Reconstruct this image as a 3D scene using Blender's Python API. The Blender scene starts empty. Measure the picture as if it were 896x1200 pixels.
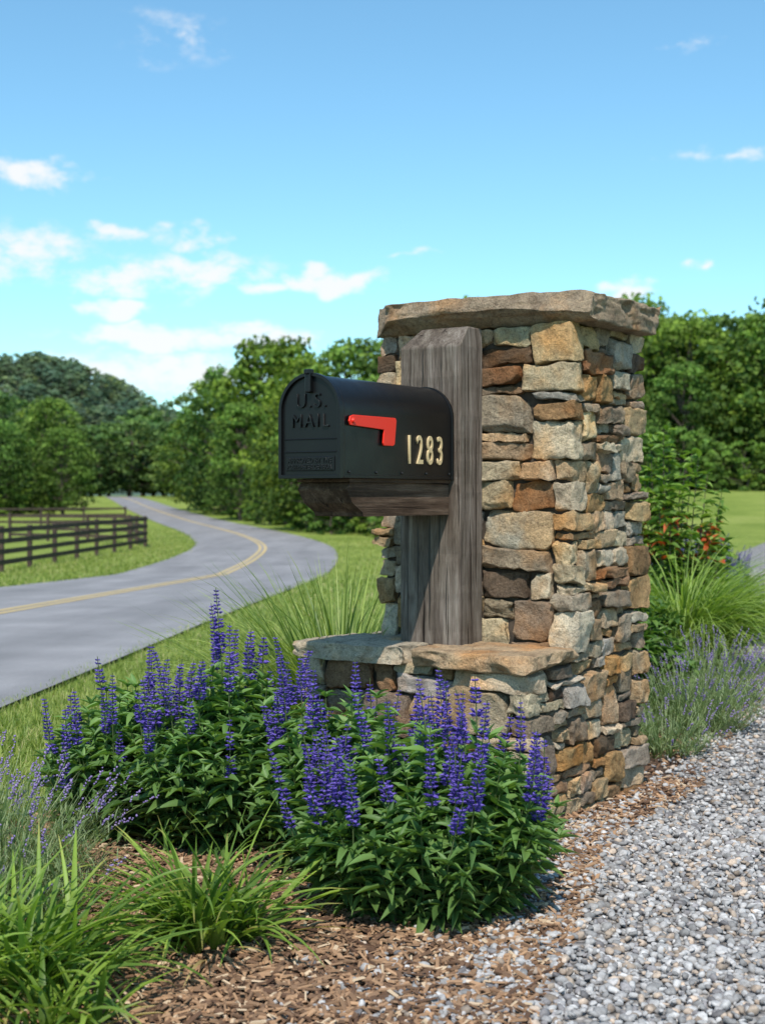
import bpy, bmesh, math, random
import numpy as np
from mathutils import Vector, Matrix, noise as mn
rng=np.random.default_rng(7); random.seed(7)
R=math.radians
scene=bpy.context.scene

# ---------------------------------------------------------------- helpers
class MB:
    def __init__(s): s.V=[];s.L=[];s.S=[];s.C=[];s.M=[];s.SM=[];s.n=0;s.l=0
    def add(s,V,F,C=(1,1,1),mat=0,smooth=True):
        V=np.asarray(V,float).reshape(-1,3);F=np.asarray(F,int)
        C=np.asarray(C,float)
        if C.ndim==1: C=np.tile(C,(len(V),1))
        s.V.append(V);s.C.append(C);s.L.append((F+s.n).ravel())
        s.S.append(s.l+np.arange(len(F))*F.shape[1])
        s.M.append(np.full(len(F),mat));s.SM.append(np.full(len(F),smooth))
        s.n+=len(V);s.l+=F.size
    def inst(s,V,F,Rm,T,C,shade=None,mat=0,smooth=True):
        V=np.asarray(V,float);F=np.asarray(F,int);N=len(T)
        VV=np.einsum('nij,vj->nvi',Rm,V)+T[:,None,:]
        FF=F[None]+(np.arange(N)*len(V))[:,None,None]
        C=np.asarray(C,float)
        if C.ndim==1: C=np.tile(C,(N,1))
        CC=np.repeat(C[:,None,:],len(V),1)
        if shade is not None: CC=CC*np.asarray(shade)[None,:,None]
        s.add(VV.reshape(-1,3),FF.reshape(-1,F.shape[1]),CC.reshape(-1,3),mat,smooth)
    def mesh(s,name,mats):
        me=bpy.data.meshes.new(name)
        V=np.concatenate(s.V);L=np.concatenate(s.L);S=np.concatenate(s.S)
        me.vertices.add(len(V));me.vertices.foreach_set('co',V.ravel().astype(np.float32))
        me.loops.add(len(L));me.loops.foreach_set('vertex_index',L.astype(np.int32))
        me.polygons.add(len(S));me.polygons.foreach_set('loop_start',S.astype(np.int32))
        for m in mats: me.materials.append(m)
        me.polygons.foreach_set('material_index',np.concatenate(s.M).astype(np.int32))
        me.polygons.foreach_set('use_smooth',np.concatenate(s.SM).astype(bool))
        me.update(calc_edges=True)
        C=np.concatenate(s.C);C4=np.ones((len(C),4),np.float32);C4[:,:3]=C
        a=me.color_attributes.new('col','FLOAT_COLOR','POINT');a.data.foreach_set('color',C4.ravel())
        return me
    def obj(s,name,mats,parent=None):
        if not isinstance(mats,(list,tuple)): mats=[mats]
        return mkobj(name,s.mesh(name,mats),parent)
def mkobj(name,data,parent=None,loc=None,rot=None):
    o=bpy.data.objects.new(name,data);scene.collection.objects.link(o)
    if parent: o.parent=parent
    if loc is not None:o.location=loc
    if rot is not None:o.rotation_euler=rot
    return o
def empty(name,loc=(0,0,0),rz=0): return mkobj(name,None,None,loc,(0,0,rz))
def sst(a,b,x):
    t=np.clip((np.asarray(x,float)-a)/(b-a),0,1);return t*t*(3-2*t)
def gz(x,y):
    x=np.asarray(x,float);y=np.asarray(y,float)
    left=-0.035*np.clip(y-6,0,31)+1.9*sst(95,270,y)
    right=1.3*sst(22,60,y)
    b=sst(0,5,x)*sst(4,8,y)
    return left*(1-b)+right*b
def norm(v): return v/np.maximum(np.linalg.norm(v,axis=-1,keepdims=True),1e-9)
def basis(d,up=None,sc=1.0):
    d=norm(d)
    if up is None: up=np.tile([0,0,1.],(len(d),1))
    x=norm(np.cross(d,up));z=np.cross(x,d)
    sc=np.asarray(sc,float)
    if sc.ndim==0: sc=np.full((len(d),3),float(sc))
    elif sc.ndim==1: sc=np.repeat(sc[:,None],3,1)
    M=np.stack([x*sc[:,0:1],d*sc[:,1:2],z*sc[:,2:3]],axis=2)
    return M
def randrot(N):
    q=norm(rng.normal(size=(N,4)));w,x,y,z=q.T
    return np.stack([np.stack([1-2*(y*y+z*z),2*(x*y-z*w),2*(x*z+y*w)],1),
      np.stack([2*(x*y+z*w),1-2*(x*x+z*z),2*(y*z-x*w)],1),
      np.stack([2*(x*z-y*w),2*(y*z+x*w),1-2*(x*x+y*y)],1)],1)
def mixc(a,b,t): 
    a=np.array(a);b=np.array(b);return a[None]*(1-t[:,None])+b[None]*t[:,None]
def box(mb,x0,x1,y0,y1,z0,z1,C=(1,1,1),mat=0):
    V=[(x,y,z) for z in(z0,z1) for y in(y0,y1) for x in(x0,x1)]
    F=[(0,2,3,1),(4,5,7,6),(0,1,5,4),(2,6,7,3),(0,4,6,2),(1,3,7,5)]
    mb.add(V,F,C,mat,False)
def grid_faces(r,c):
    i,j=np.meshgrid(np.arange(r-1),np.arange(c-1),indexing='ij');a=(i*c+j).ravel()
    return np.stack([a,a+1,a+c+1,a+c],1)

# ---------------------------------------------------------------- materials
def mat(name):
    m=bpy.data.materials.new(name);m.use_nodes=True;nt=m.node_tree
    return m,nt,nt.nodes['Principled BSDF']
def nd(nt,t,**k):
    n=nt.nodes.new(t)
    for a,b in k.items(): setattr(n,a,b)
    return n
def mulc(nt,a,b,fac=1.0,mode='MULTIPLY'):
    m=nd(nt,'ShaderNodeMix',data_type='RGBA',blend_type=mode)
    if isinstance(fac,(int,float)): m.inputs[0].default_value=fac
    else: nt.links.new(fac,m.inputs[0])
    for v,i in((a,6),(b,7)):
        if isinstance(v,(tuple,list)): m.inputs[i].default_value=(*v,1)
        else: nt.links.new(v,m.inputs[i])
    return m.outputs[2]
def coords(nt,scale=(1,1,1)):
    tc=nd(nt,'ShaderNodeTexCoord');mp=nd(nt,'ShaderNodeMapping');mp.inputs['Scale'].default_value=scale
    nt.links.new(tc.outputs['Object'],mp.inputs[0]);return mp.outputs[0]
def noise(nt,vec,scale,detail=6,rough=.6,dist=0):
    n=nd(nt,'ShaderNodeTexNoise');n.inputs['Scale'].default_value=scale;n.inputs['Detail'].default_value=detail;n.inputs['Distortion'].default_value=dist
    n.inputs['Roughness'].default_value=rough;nt.links.new(vec,n.inputs['Vector']);return n.outputs[0]
def ramp(nt,fac,stops):
    r=nd(nt,'ShaderNodeValToRGB');e=r.color_ramp.elements
    while len(e)<len(stops): e.new(.5)
    for el,(p,c) in zip(e,stops): el.position=p;el.color=(*c,1) if len(c)==3 else c
    nt.links.new(fac,r.inputs[0]);return r.outputs[0]
def bump(nt,h,bs,strength=.5,dist=.01):
    b=nd(nt,'ShaderNodeBump');b.inputs['Strength'].default_value=strength;b.inputs['Distance'].default_value=dist
    nt.links.new(h,b.inputs['Height']);nt.links.new(b.outputs[0],bs.inputs['Normal']);return b
def attr(nt):
    a=nd(nt,'ShaderNodeVertexColor',layer_name='col');return a.outputs[0]
def leafmat(name,trans=.35,rough=.5,spec=.35,vary=False):
    m,nt,bs=mat(name);c=attr(nt)
    if vary:
        oi=nd(nt,'ShaderNodeObjectInfo');c=mulc(nt,c,ramp(nt,oi.outputs['Random'],[(0,(.66,.78,.85)),(.25,(1,1,1)),(.5,(1.3,1.15,.9)),(.75,(.8,.9,.95)),(1,(1.55,1.32,.9))]))
    bs.inputs['Roughness'].default_value=rough;bs.inputs['Specular IOR Level'].default_value=spec
    nt.links.new(c,bs.inputs['Base Color'])
    t=nd(nt,'ShaderNodeBsdfTranslucent');c2=mulc(nt,c,(1.5,1.6,.6));nt.links.new(c2,t.inputs[0])
    mx=nd(nt,'ShaderNodeMixShader');mx.inputs[0].default_value=trans
    out=nt.nodes['Material Output'];nt.links.new(bs.outputs[0],mx.inputs[1]);nt.links.new(t.outputs[0],mx.inputs[2])
    nt.links.new(mx.outputs[0],out.inputs[0]);return m
M_leaf=leafmat('leaf_green',.3);M_blade=leafmat('grass_blade',.35,.45,.3);M_tree=leafmat('tree_foliage',.22,.6,.15,True)
M_petal=leafmat('violet_petal',.12,.7,.1)
def stonemat(name,tint=(1,1,1),bs_=1.0):
    m,nt,bs=mat(name);v=coords(nt);c=attr(nt)
    n1=noise(nt,v,9,8,.68,.6);n2=noise(nt,v,70,6,.75);n3=noise(nt,v,3.5,4);n4=noise(nt,v,240,3,.7)
    a=mulc(nt,c,ramp(nt,n1,[(.28,(.48,.43,.39)),(.48,(.95,.93,.9)),(.7,(1.38,1.32,1.22))]),.9)
    a=mulc(nt,a,ramp(nt,n2,[(.3,(.42,.39,.37)),(.48,(1,1,1)),(.72,(1.32,1.3,1.28))]),.9)
    a=mulc(nt,a,ramp(nt,n4,[(.35,(.68,.68,.68)),(.6,(1.12,1.12,1.12))]),.8)
    rust=ramp(nt,n3,[(.50,(0,0,0)),(.64,(1,1,1))])
    a=mulc(nt,a,mulc(nt,a,(1.16,.88,.64)),rust,'MIX')
    a=mulc(nt,a,tint)
    nt.links.new(a,bs.inputs['Base Color']);bs.inputs['Roughness'].default_value=.92;bs.inputs['Specular IOR Level'].default_value=.12
    s=nd(nt,'ShaderNodeMath',operation='ADD');nt.links.new(n1,s.inputs[0])
    q=nd(nt,'ShaderNodeMath',operation='MULTIPLY');q.inputs[1].default_value=.6;nt.links.new(n2,q.inputs[0]);nt.links.new(q.outputs[0],s.inputs[1])
    bump(nt,s.outputs[0],bs,1.0*bs_,.03);return m
M_stone=stonemat('fieldstone')
M_peb,nt,bs=mat('pebble');v=coords(nt);c=attr(nt);n1=noise(nt,v,120,3)
nt.links.new(mulc(nt,c,ramp(nt,n1,[(.3,(.7,.7,.7)),(.7,(1.15,1.15,1.15))])),bs.inputs['Base Color']);bs.inputs['Roughness'].default_value=.85
M_chip,nt,bs=mat('mulch_chip');nt.links.new(attr(nt),bs.inputs['Base Color']);bs.inputs['Roughness'].default_value=.9
def woodmat(name,c0,c1,c2,ax=2):
    def sc(a,l): s=[a,a,a];s[ax]=l;return tuple(s)
    m,nt,bs=mat(name);n=noise(nt,coords(nt,sc(30,1.6)),1,9,.72,.5);n2=noise(nt,coords(nt,sc(170,7)),1,5,.7)
    n3=noise(nt,coords(nt,sc(5,2.2)),1.2,6,.65);n4=noise(nt,coords(nt,sc(48,1.3)),1,2,.5,.6)
    a=ramp(nt,n,[(.3,c0),(.5,c1),(.7,c2)])
    a=mulc(nt,a,ramp(nt,n2,[(.32,(.55,.53,.5)),(.58,(1.15,1.15,1.15))]),.8)
    a=mulc(nt,a,ramp(nt,n3,[(.33,(.52,.46,.4)),(.5,(.95,.93,.9)),(.68,(1.35,1.35,1.38))]),.95)
    crack=ramp(nt,n4,[(.28,(.08,.06,.05)),(.335,(1,1,1))]);a=mulc(nt,a,crack,.95)
    nt.links.new(a,bs.inputs['Base Color']);bs.inputs['Roughness'].default_value=.88;bs.inputs['Specular IOR Level'].default_value=.2
    s=nd(nt,'ShaderNodeMath',operation='ADD');nt.links.new(n,s.inputs[0]);nt.links.new(n2,s.inputs[1])
    s2=nd(nt,'ShaderNodeMath',operation='ADD');nt.links.new(s.outputs[0],s2.inputs[0]);nt.links.new(crack,s2.inputs[1])
    bump(nt,s2.outputs[0],bs,.8,.006);return m
M_wood=woodmat('weathered_wood',(.055,.042,.034),(.15,.12,.10),(.28,.245,.21))
M_woodb=woodmat('bracket_wood',(.03,.018,.012),(.09,.056,.038),(.18,.125,.09),1)
M_fence,nt,bs=mat('fence_wood');v=coords(nt);nt.links.new(ramp(nt,noise(nt,v,5),[(.3,(.03,.02,.015)),(.7,(.085,.055,.04))]),bs.inputs['Base Color']);bs.inputs['Roughness'].default_value=.85
M_black,nt,bs=mat('black_powder_coat');v=coords(nt);bs.inputs['Base Color'].default_value=(.005,.005,.0055,1);bs.inputs['Specular IOR Level'].default_value=.34
nt.links.new(ramp(nt,noise(nt,v,14,5),[(.3,(.3,.3,.3)),(.7,(.42,.42,.42))]),bs.inputs['Roughness']);bump(nt,noise(nt,v,260,2),bs,.1,.002)
M_red,nt,bs=mat('red_flag_paint');bs.inputs['Base Color'].default_value=(.80,.024,.008,1);bs.inputs['Roughness'].default_value=.42
M_gold,nt,bs=mat('gold_numerals');bs.inputs['Base Color'].default_value=(.70,.52,.29,1);bs.inputs['Roughness'].default_value=.4;bs.inputs['Metallic'].default_value=.2
M_screw,nt,bs=mat('rivet_metal');bs.inputs['Base Color'].default_value=(.04,.04,.04,1);bs.inputs['Metallic'].default_value=.8;bs.inputs['Roughness'].default_value=.4
M_grass,nt,bs=mat('lawn_ground');v=coords(nt)
a=ramp(nt,noise(nt,v,.35,6,.65),[(.3,(.15,.21,.035)),(.55,(.25,.30,.065)),(.75,(.34,.355,.11))])
a=mulc(nt,a,ramp(nt,noise(nt,v,14,5,.7),[(.3,(.6,.62,.6)),(.65,(1.2,1.2,1.15))]),.8)
nt.links.new(a,bs.inputs['Base Color']);bs.inputs['Roughness'].default_value=.95;bs.inputs['Specular IOR Level'].default_value=.1
bump(nt,noise(nt,v,22,5,.8),bs,.7,.06)
M_road,nt,bs=mat('asphalt');v=coords(nt)
a=ramp(nt,noise(nt,v,.8,6,.6),[(.3,(.205,.192,.193)),(.7,(.29,.272,.273))])
a=mulc(nt,a,ramp(nt,noise(nt,v,150,3,.8),[(.35,(.6,.6,.6)),(.65,(1.35,1.35,1.35))]),.8)
vs=coords(nt,(1.1,.12,1));a=mulc(nt,a,ramp(nt,noise(nt,vs,1.2,4),[(.35,(.78,.78,.78)),(.65,(1.1,1.1,1.1))]),.8)
nt.links.new(a,bs.inputs['Base Color']);bs.inputs['Roughness'].default_value=.85;bump(nt,noise(nt,v,160,3),bs,.4,.006)
M_yel,nt,bs=mat('yellow_road_paint');v=coords(nt);nt.links.new(ramp(nt,noise(nt,v,9,6,.7),[(.35,(.38,.31,.19)),(.55,(.6,.42,.16))]),bs.inputs['Base Color']);bs.inputs['Roughness'].default_value=.8
M_grav,nt,bs=mat('gravel_bed');v=coords(nt);vo=nd(nt,'ShaderNodeTexVoronoi');vo.inputs['Scale'].default_value=46;nt.links.new(v,vo.inputs['Vector'])
hs=nd(nt,'ShaderNodeSeparateColor');nt.links.new(vo.outputs['Color'],hs.inputs[0])
a=ramp(nt,hs.outputs[0],[(0,(.19,.176,.17)),(.5,(.34,.318,.305)),(.85,(.42,.38,.345)),(1,(.5,.48,.46))])
dk=ramp(nt,vo.outputs['Distance'],[(.3,(1,1,1)),(.75,(.3,.29,.29))]);a=mulc(nt,a,dk)
nt.links.new(a,bs.inputs['Base Color']);bs.inputs['Roughness'].default_value=.9
iv=nd(nt,'ShaderNodeMath',operation='SUBTRACT');iv.inputs[0].default_value=1;nt.links.new(vo.outputs['Distance'],iv.inputs[1]);bump(nt,iv.outputs[0],bs,.8,.012)
M_soil,nt,bs=mat('mulch_soil');v=coords(nt)
nt.links.new(ramp(nt,noise(nt,v,55,8,.75),[(.3,(.03,.017,.011)),(.5,(.10,.054,.032)),(.7,(.2,.12,.072))]),bs.inputs['Base Color']);bs.inputs['Roughness'].default_value=.95
bump(nt,noise(nt,v,70,6,.7),bs,1,.02)
M_core,nt,bs=mat('mortar_dark');v=coords(nt);nt.links.new(ramp(nt,noise(nt,v,30),[(.3,(.03,.023,.017)),(.7,(.085,.063,.046))]),bs.inputs['Base Color']);bs.inputs['Roughness'].default_value=1  # dark brown-grey mortar colour of the core behind the joints
M_bark,nt,bs=mat('bark');v=coords(nt,(6,6,1));nt.links.new(ramp(nt,noise(nt,v,3),[(.3,(.04,.03,.022)),(.7,(.13,.1,.08))]),bs.inputs['Base Color']);bs.inputs['Roughness'].default_value=.95

# ---------------------------------------------------------------- world, sun, camera
SUN_EL=R(54);saz=np.array([-.10,-.99]);saz/=np.linalg.norm(saz)
w=bpy.data.worlds.new('World');scene.world=w;w.use_nodes=True;nt=w.node_tree
bg=nt.nodes['Background'];bg.inputs[1].default_value=.135
sky=nd(nt,'ShaderNodeTexSky',sky_type='NISHITA',sun_disc=False,sun_elevation=SUN_EL,sun_rotation=math.atan2(saz[0],saz[1]))
sky.air_density=1.0;sky.dust_density=.3;sky.ozone_density=1.2
tc=nd(nt,'ShaderNodeTexCoord');sx=nd(nt,'ShaderNodeSeparateXYZ');nt.links.new(tc.outputs['Generated'],sx.inputs[0])
az=nd(nt,'ShaderNodeMath',operation='ARCTAN2');nt.links.new(sx.outputs[0],az.inputs[0]);nt.links.new(sx.outputs[1],az.inputs[1])
el=nd(nt,'ShaderNodeMath',operation='ARCSINE');nt.links.new(sx.outputs[2],el.inputs[0])
cv=nd(nt,'ShaderNodeCombineXYZ');nt.links.new(az.outputs[0],cv.inputs[0]);nt.links.new(el.outputs[0],cv.inputs[1])
def vm(op,a,b=None):
    n=nd(nt,'ShaderNodeVectorMath',operation=op);nt.links.new(a,n.inputs[0])
    if b is not None:
        if isinstance(b,tuple): n.inputs[1].default_value=b
        else: nt.links.new(b,n.inputs[1])
    return n
def mth(op,a,b=None,clamp=False):
    n=nd(nt,'ShaderNodeMath',operation=op);n.use_clamp=clamp
    for i,v in enumerate((a,b)):
        if v is None: continue
        if isinstance(v,(int,float)): n.inputs[i].default_value=v
        else: nt.links.new(v,n.inputs[i])
    return n.outputs[0]
st=vm('MULTIPLY',cv.outputs[0],(1,1.7,1)).outputs[0]
nz=nd(nt,'ShaderNodeTexNoise');nz.inputs['Scale'].default_value=34;nz.inputs['Detail'].default_value=5;nz.inputs['Roughness'].default_value=.62;nt.links.new(st,nz.inputs['Vector'])
dz=nd(nt,'ShaderNodeTexNoise');dz.inputs['Scale'].default_value=30;dz.inputs['Detail'].default_value=2;nt.links.new(st,dz.inputs['Vector'])
off=vm('SUBTRACT',dz.outputs['Color'],(.5,.5,.5)).outputs[0];off=vm('MULTIPLY',off,(.06,.03,0)).outputs[0]
cw=vm('ADD',cv.outputs[0],off).outputs[0]
# azimuth, elevation, half-width, half-height (radians), density
clouds=[(-.262,.224,.045,.015,.85),(-.27,.168,.075,.022,.68),(-.185,.152,.055,.015,.7),(-.192,.186,.034,.010,.7),(-.137,.184,.018,.010,.7),(-.13,.164,.055,.012,.85),
(-.036,.153,.040,.010,1.0),(-.085,.152,.022,.007,.8),(-.186,.131,.026,.008,1.05),(-.17,.112,.065,.011,.95),(-.09,.114,.055,.010,.8),(-.16,.090,.11,.013,.9),
(.178,.145,.022,.009,1.0),(-.154,.322,.035,.02,.38),(.25,.238,.05,.007,.36),(.228,.164,.009,.006,.6),(.222,.31,.03,.006,.3),(.02,.174,.03,.003,.4)]
cur=None
for a,e,ww,hh,k in clouds:
    d=vm('SUBTRACT',cw,(a,e,0)).outputs[0];d=vm('MULTIPLY',d,(1/ww/1.3,1/hh/1.3,0)).outputs[0]
    ln=nd(nt,'ShaderNodeVectorMath',operation='LENGTH');nt.links.new(d,ln.inputs[0])
    m=mth('SUBTRACT',1.0,ln.outputs['Value'],True);m=mth('MULTIPLY',m,k)
    cur=m if cur is None else mth('MAXIMUM',cur,m)
nn=mth('SUBTRACT',nz.outputs[0],.5);nn=mth('MULTIPLY',nn,2.1)
t=mth('ADD',cur,nn);mr=nd(nt,'ShaderNodeMapRange',interpolation_type='SMOOTHSTEP');mr.inputs[1].default_value=.06;mr.inputs[2].default_value=.80;nt.links.new(t,mr.inputs[0])
gate=mth('MULTIPLY',cur,3.0,True);cm=mth('MULTIPLY',mr.outputs[0],gate);cm=mth('MULTIPLY',cm,.95)
tint=mulc(nt,sky.outputs[0],(.98,1.42,1.45))
colr=mulc(nt,tint,(7.2,7.3,7.4),cm,'MIX')
nt.links.new(colr,bg.inputs[0])
sd=Vector((saz[0]*math.cos(SUN_EL),saz[1]*math.cos(SUN_EL),math.sin(SUN_EL)))
L=bpy.data.lights.new('sun','SUN');L.energy=5.0;L.angle=R(.5);L.color=(1,.95,.86)
lo=mkobj('sun',L,None,(0,-5,10));lo.rotation_euler=sd.to_track_quat('Z','Y').to_euler()
cd=bpy.data.cameras.new('camera');cam=mkobj('camera',cd,None,(0,0,1.1),(R(90),0,0))
cd.sensor_fit='HORIZONTAL';cd.sensor_width=36;cd.lens=64.3;cd.shift_y=-20/896;cd.clip_end=3000
cd.dof.use_dof=True;cd.dof.focus_distance=4.2;cd.dof.aperture_fstop=6.3
scene.camera=cam
scene.view_settings.view_transform='Standard';scene.view_settings.look='None';scene.view_settings.exposure=0

# ---------------------------------------------------------------- ground sheet
def axis(lo,hi,fine_lo,fine_hi,step):
    a=list(np.arange(fine_lo,fine_hi+1e-6,step));s=step;x=fine_hi
    while x<hi: s*=1.25;x+=s;a.append(min(x,hi))
    s=step;x=fine_lo
    while x>lo: s*=1.25;x-=s;a.insert(0,max(x,lo))
    return np.unique(np.array(a))
xs=axis(-900,900,-14,14,.35);ys=np.unique(np.concatenate([axis(-60,1500,-2,70,.5),np.arange(70,300,4.)]))
X,Y=np.meshgrid(xs,ys);Z=gz(X,Y)
mb=MB();mb.add(np.stack([X,Y,Z],-1),grid_faces(len(ys),len(xs)),(1,1,1));mb.obj('ground',M_grass)
def strip(name,yv,xl,xr,n,lift,m):
    yv=np.asarray(yv);t=np.linspace(0,1,n)
    X=xl[:,None]*(1-t)+xr[:,None]*t;Y=np.repeat(yv[:,None],n,1);Z=gz(X,Y)+lift
    mb=MB();mb.add(np.stack([X,Y,Z],-1),grid_faces(len(yv),n));return mb.obj(name,m)
ge_y=[-2,1.5,2.84,3.67,4.29,5.05,7.04,11,18,25,29,34];ge_x=[-.6,-.15,.16,.4,.56,1.02,1.78,2.97,4.8,6.5,8.2,13]
def gedge(y): return np.interp(y,ge_y,ge_x)
yv=np.arange(-2,34,.2);strip('gravel_driveway',yv,gedge(yv),gedge(yv)+3.4,18,.012,M_grav)
bl_y=[1,3,4,4.8,5.4,6,6.6,7.2,9,11,16];bl_x=[-2.4,-2.0,-1.5,-1.05,-.7,-.1,.5,1.0,1.5,2.1,3.5]
def bleft(y): return np.interp(y,bl_y,bl_x)
yv=np.arange(1,16,.15);strip('mulch_bed',yv,bleft(yv),gedge(yv)+.02,16,.008,M_soil)
cp=np.array([(-5.1,-12),(-4.9,2),(-4.75,16),(-4.6,24),(-4.35,38),(-4.4,47),(-5.0,57),(-6.6,68),(-9.3,82),(-13.2,100),(-20.5,132),(-29,168),(-37.5,205),(-48,250)],float)
def catmull(P,n=14):
    out=[]
    for i in range(len(P)-1):
        p0=P[max(i-1,0)];p1=P[i];p2=P[i+1];p3=P[min(i+2,len(P)-1)]
        for t in np.linspace(0,1,n,endpoint=False):
            out.append(.5*((2*p1)+(-p0+p2)*t+(2*p0-5*p1+4*p2-p3)*t*t+(-p0+3*p1-3*p2+p3)*t**3))
    out.append(P[-1]);return np.array(out)
cl=catmull(cp);tg=norm(np.gradient(cl,axis=0));nr=np.stack([tg[:,1],-tg[:,0]],1)
def roadstrip(name,a,b,n,lift,m,parent=None):
    o=np.linspace(a,b,n);P=cl[:,None,:]+nr[:,None,:]*o[None,:,None];Z=gz(P[...,0],P[...,1])+lift
    mb=MB();mb.add(np.concatenate([P,Z[...,None]],-1),grid_faces(len(cl),n));return mb.obj(name,m,parent)
road=roadstrip('road',-2.85,2.85,13,.03,M_road)
roadstrip('centre_line_1',-.16,-.05,2,.036,M_yel,road);roadstrip('centre_line_2',.05,.16,2,.036,M_yel,road)
def road_x(y): return np.interp(y,cl[:,1],cl[:,0])

# ---------------------------------------------------------------- stones
def cube_grid(n):
    t=np.linspace(-1,1,n+1);t=np.sin(t*math.pi/2*.92)/math.sin(math.pi/2*.92)
    A,B=np.meshgrid(t,t,indexing='ij');A=A.ravel();B=B.ravel();o=np.ones_like(A);V=[];F=[];k=0
    g=grid_faces(n+1,n+1)
    for s in(1,-1):
        for ax in range(3):
            c=[None]*3;c[ax]=o*s;c[(ax+1)%3]=A;c[(ax+2)%3]=B
            V.append(np.stack(c,1));F.append((g if s>0 else g[:,::-1])+k);k+=len(A)
    return np.concatenate(V),np.concatenate(F)
CG={n:cube_grid(n) for n in(9,14,44)}
def stone(mb,cx,cy,cz,hx,hy,hz,col,n=14,r=.018,a1=.012,a2=.005,layered=0,skew=.0,facets=0,chips_=0):
    V,F=CG[n];h=np.array([hx,hy,hz]);r=min(r,h.min()*.85);P=V*h
    q=np.clip(P,-(h-r),h-r);P=q+norm(P-q)*r
    for _ in range(facets):
        nv=np.array([random.gauss(0,1),random.gauss(0,1),random.gauss(0,1)]);nv/=np.linalg.norm(nv)
        nv=np.sign(nv)*np.abs(nv)**1.5;nv/=np.linalg.norm(nv)
        d=(np.abs(nv)*h).sum()*random.uniform(.78,.96);P=P-np.maximum(0,P@nv-d)[:,None]*nv
    for _ in range(chips_):
        s=random.choice([(1,0),(-1,0),(0,1),(0,-1)]);u=random.uniform(-1,1)
        c=np.array([s[0]*hx if s[0] else u*hx,s[1]*hy if s[1] else u*hy,random.choice([-1,1,1])*hz*random.uniform(.3,1.2)])
        rr=random.uniform(.02,.07);dd=np.linalg.norm((P-c)*np.array([1,1,1.6]),axis=1);k=np.clip(1-dd/rr,0,1)
        P=P-k[:,None]*np.array([s[0],s[1],0])*random.uniform(.010,.028)
    if skew:
        k=np.random.default_rng(int(abs(cx*9131+cy*7117+cz*5003))+3).uniform(-skew,skew,6)
        P=P+np.stack([P[:,2]*k[0],(P[:,0]*k[1]+P[:,2]*k[2])*.7,P[:,0]*k[3]*.7],1)
    sd=Vector((random.uniform(-50,50),random.uniform(-50,50),random.uniform(-50,50)))
    D=np.empty_like(P)
    for i,p in enumerate(P):
        pv=Vector(p)
        d=mn.noise_vector(pv*8+sd)*a1+mn.noise_vector(pv*24+sd)*a2+mn.noise_vector(pv*60+sd)*(a2*.5)
        if layered:
            e=mn.noise(Vector((p[0]*9,p[1]*9,p[2]*38))+sd)*layered*.7+mn.noise(Vector((p[0]*18,p[1]*18,p[2]*14))+sd)*layered*1.2
            d=d+Vector((math.copysign(e,p[0]) if abs(p[0])>hx*.9 else 0,math.copysign(e,p[1]) if abs(p[1])>hy*.9 else 0,0))
            d.z*=.6
        D[i]=d
    P=P+D+np.array([cx,cy,cz]);mb.add(P,F,col,0,True)
PAL=[((.48,.345,.21),4),((.45,.285,.14),2.4),((.58,.47,.33),4),((.36,.295,.225),3),((.43,.39,.33),2.2),((.14,.10,.075),1.8),((.31,.185,.105),1.8),((.62,.535,.40),2.2),((.28,.22,.165),2.4)]
def palc():
    c=random.choices([p[0] for p in PAL],[p[1] for p in PAL])[0];k=random.uniform(.8,1.2);return np.array(c)*k*np.array([1,random.uniform(.97,1.03),random.uniform(.92,1.06)])
def pack(cols,rows,corners,thin):
    G=np.zeros((rows,cols),bool);out=[]
    for r in range(rows):
        c=0
        while c<cols:
            if G[r,c]: c+=1;continue
            run=0
            while c+run<cols and not G[r,c+run]: run+=1
            face=sum(1 for k in corners if c>=k)
            if face in thin: wgt=[(2,1),(3,1),(4,1),(6,1),(3,2),(4,2),(2,2),(5,2),(3,3),(4,3),(3,4),(2,3)];p=[1.6,2.6,3.6,2,3.0,3,1.5,1.5,1.4,1.2,.8,.6]
            else: wgt=[(3,1),(5,1),(7,1),(3,2),(4,2),(6,2),(5,2),(4,3),(5,3),(3,3),(5,4),(4,4),(6,4),(5,5),(2,2)];p=[1.2,1.8,1.2,1.2,1.6,1.6,1.8,2.4,2.4,1.1,2,1.4,1.0,.5,.8]
            ww,hh=random.choices(wgt,p)[0]
            for k in corners:
                if c<k and c+ww in(k-1,k,k+1): ww=k+2-c
            ww=min(ww,run)
            if run-ww==1: ww+=1
            hh=min(hh,rows-r)
            while hh>1 and G[r:r+hh,c:c+ww].any(): hh-=1
            if rows-r-hh==1 and random.random()<.5 and not G[r:r+hh+1,c:c+ww].any(): hh+=1
            G[r:r+hh,c:c+ww]=True;out.append((c,r,ww,hh));c+=ww
    return out
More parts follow.
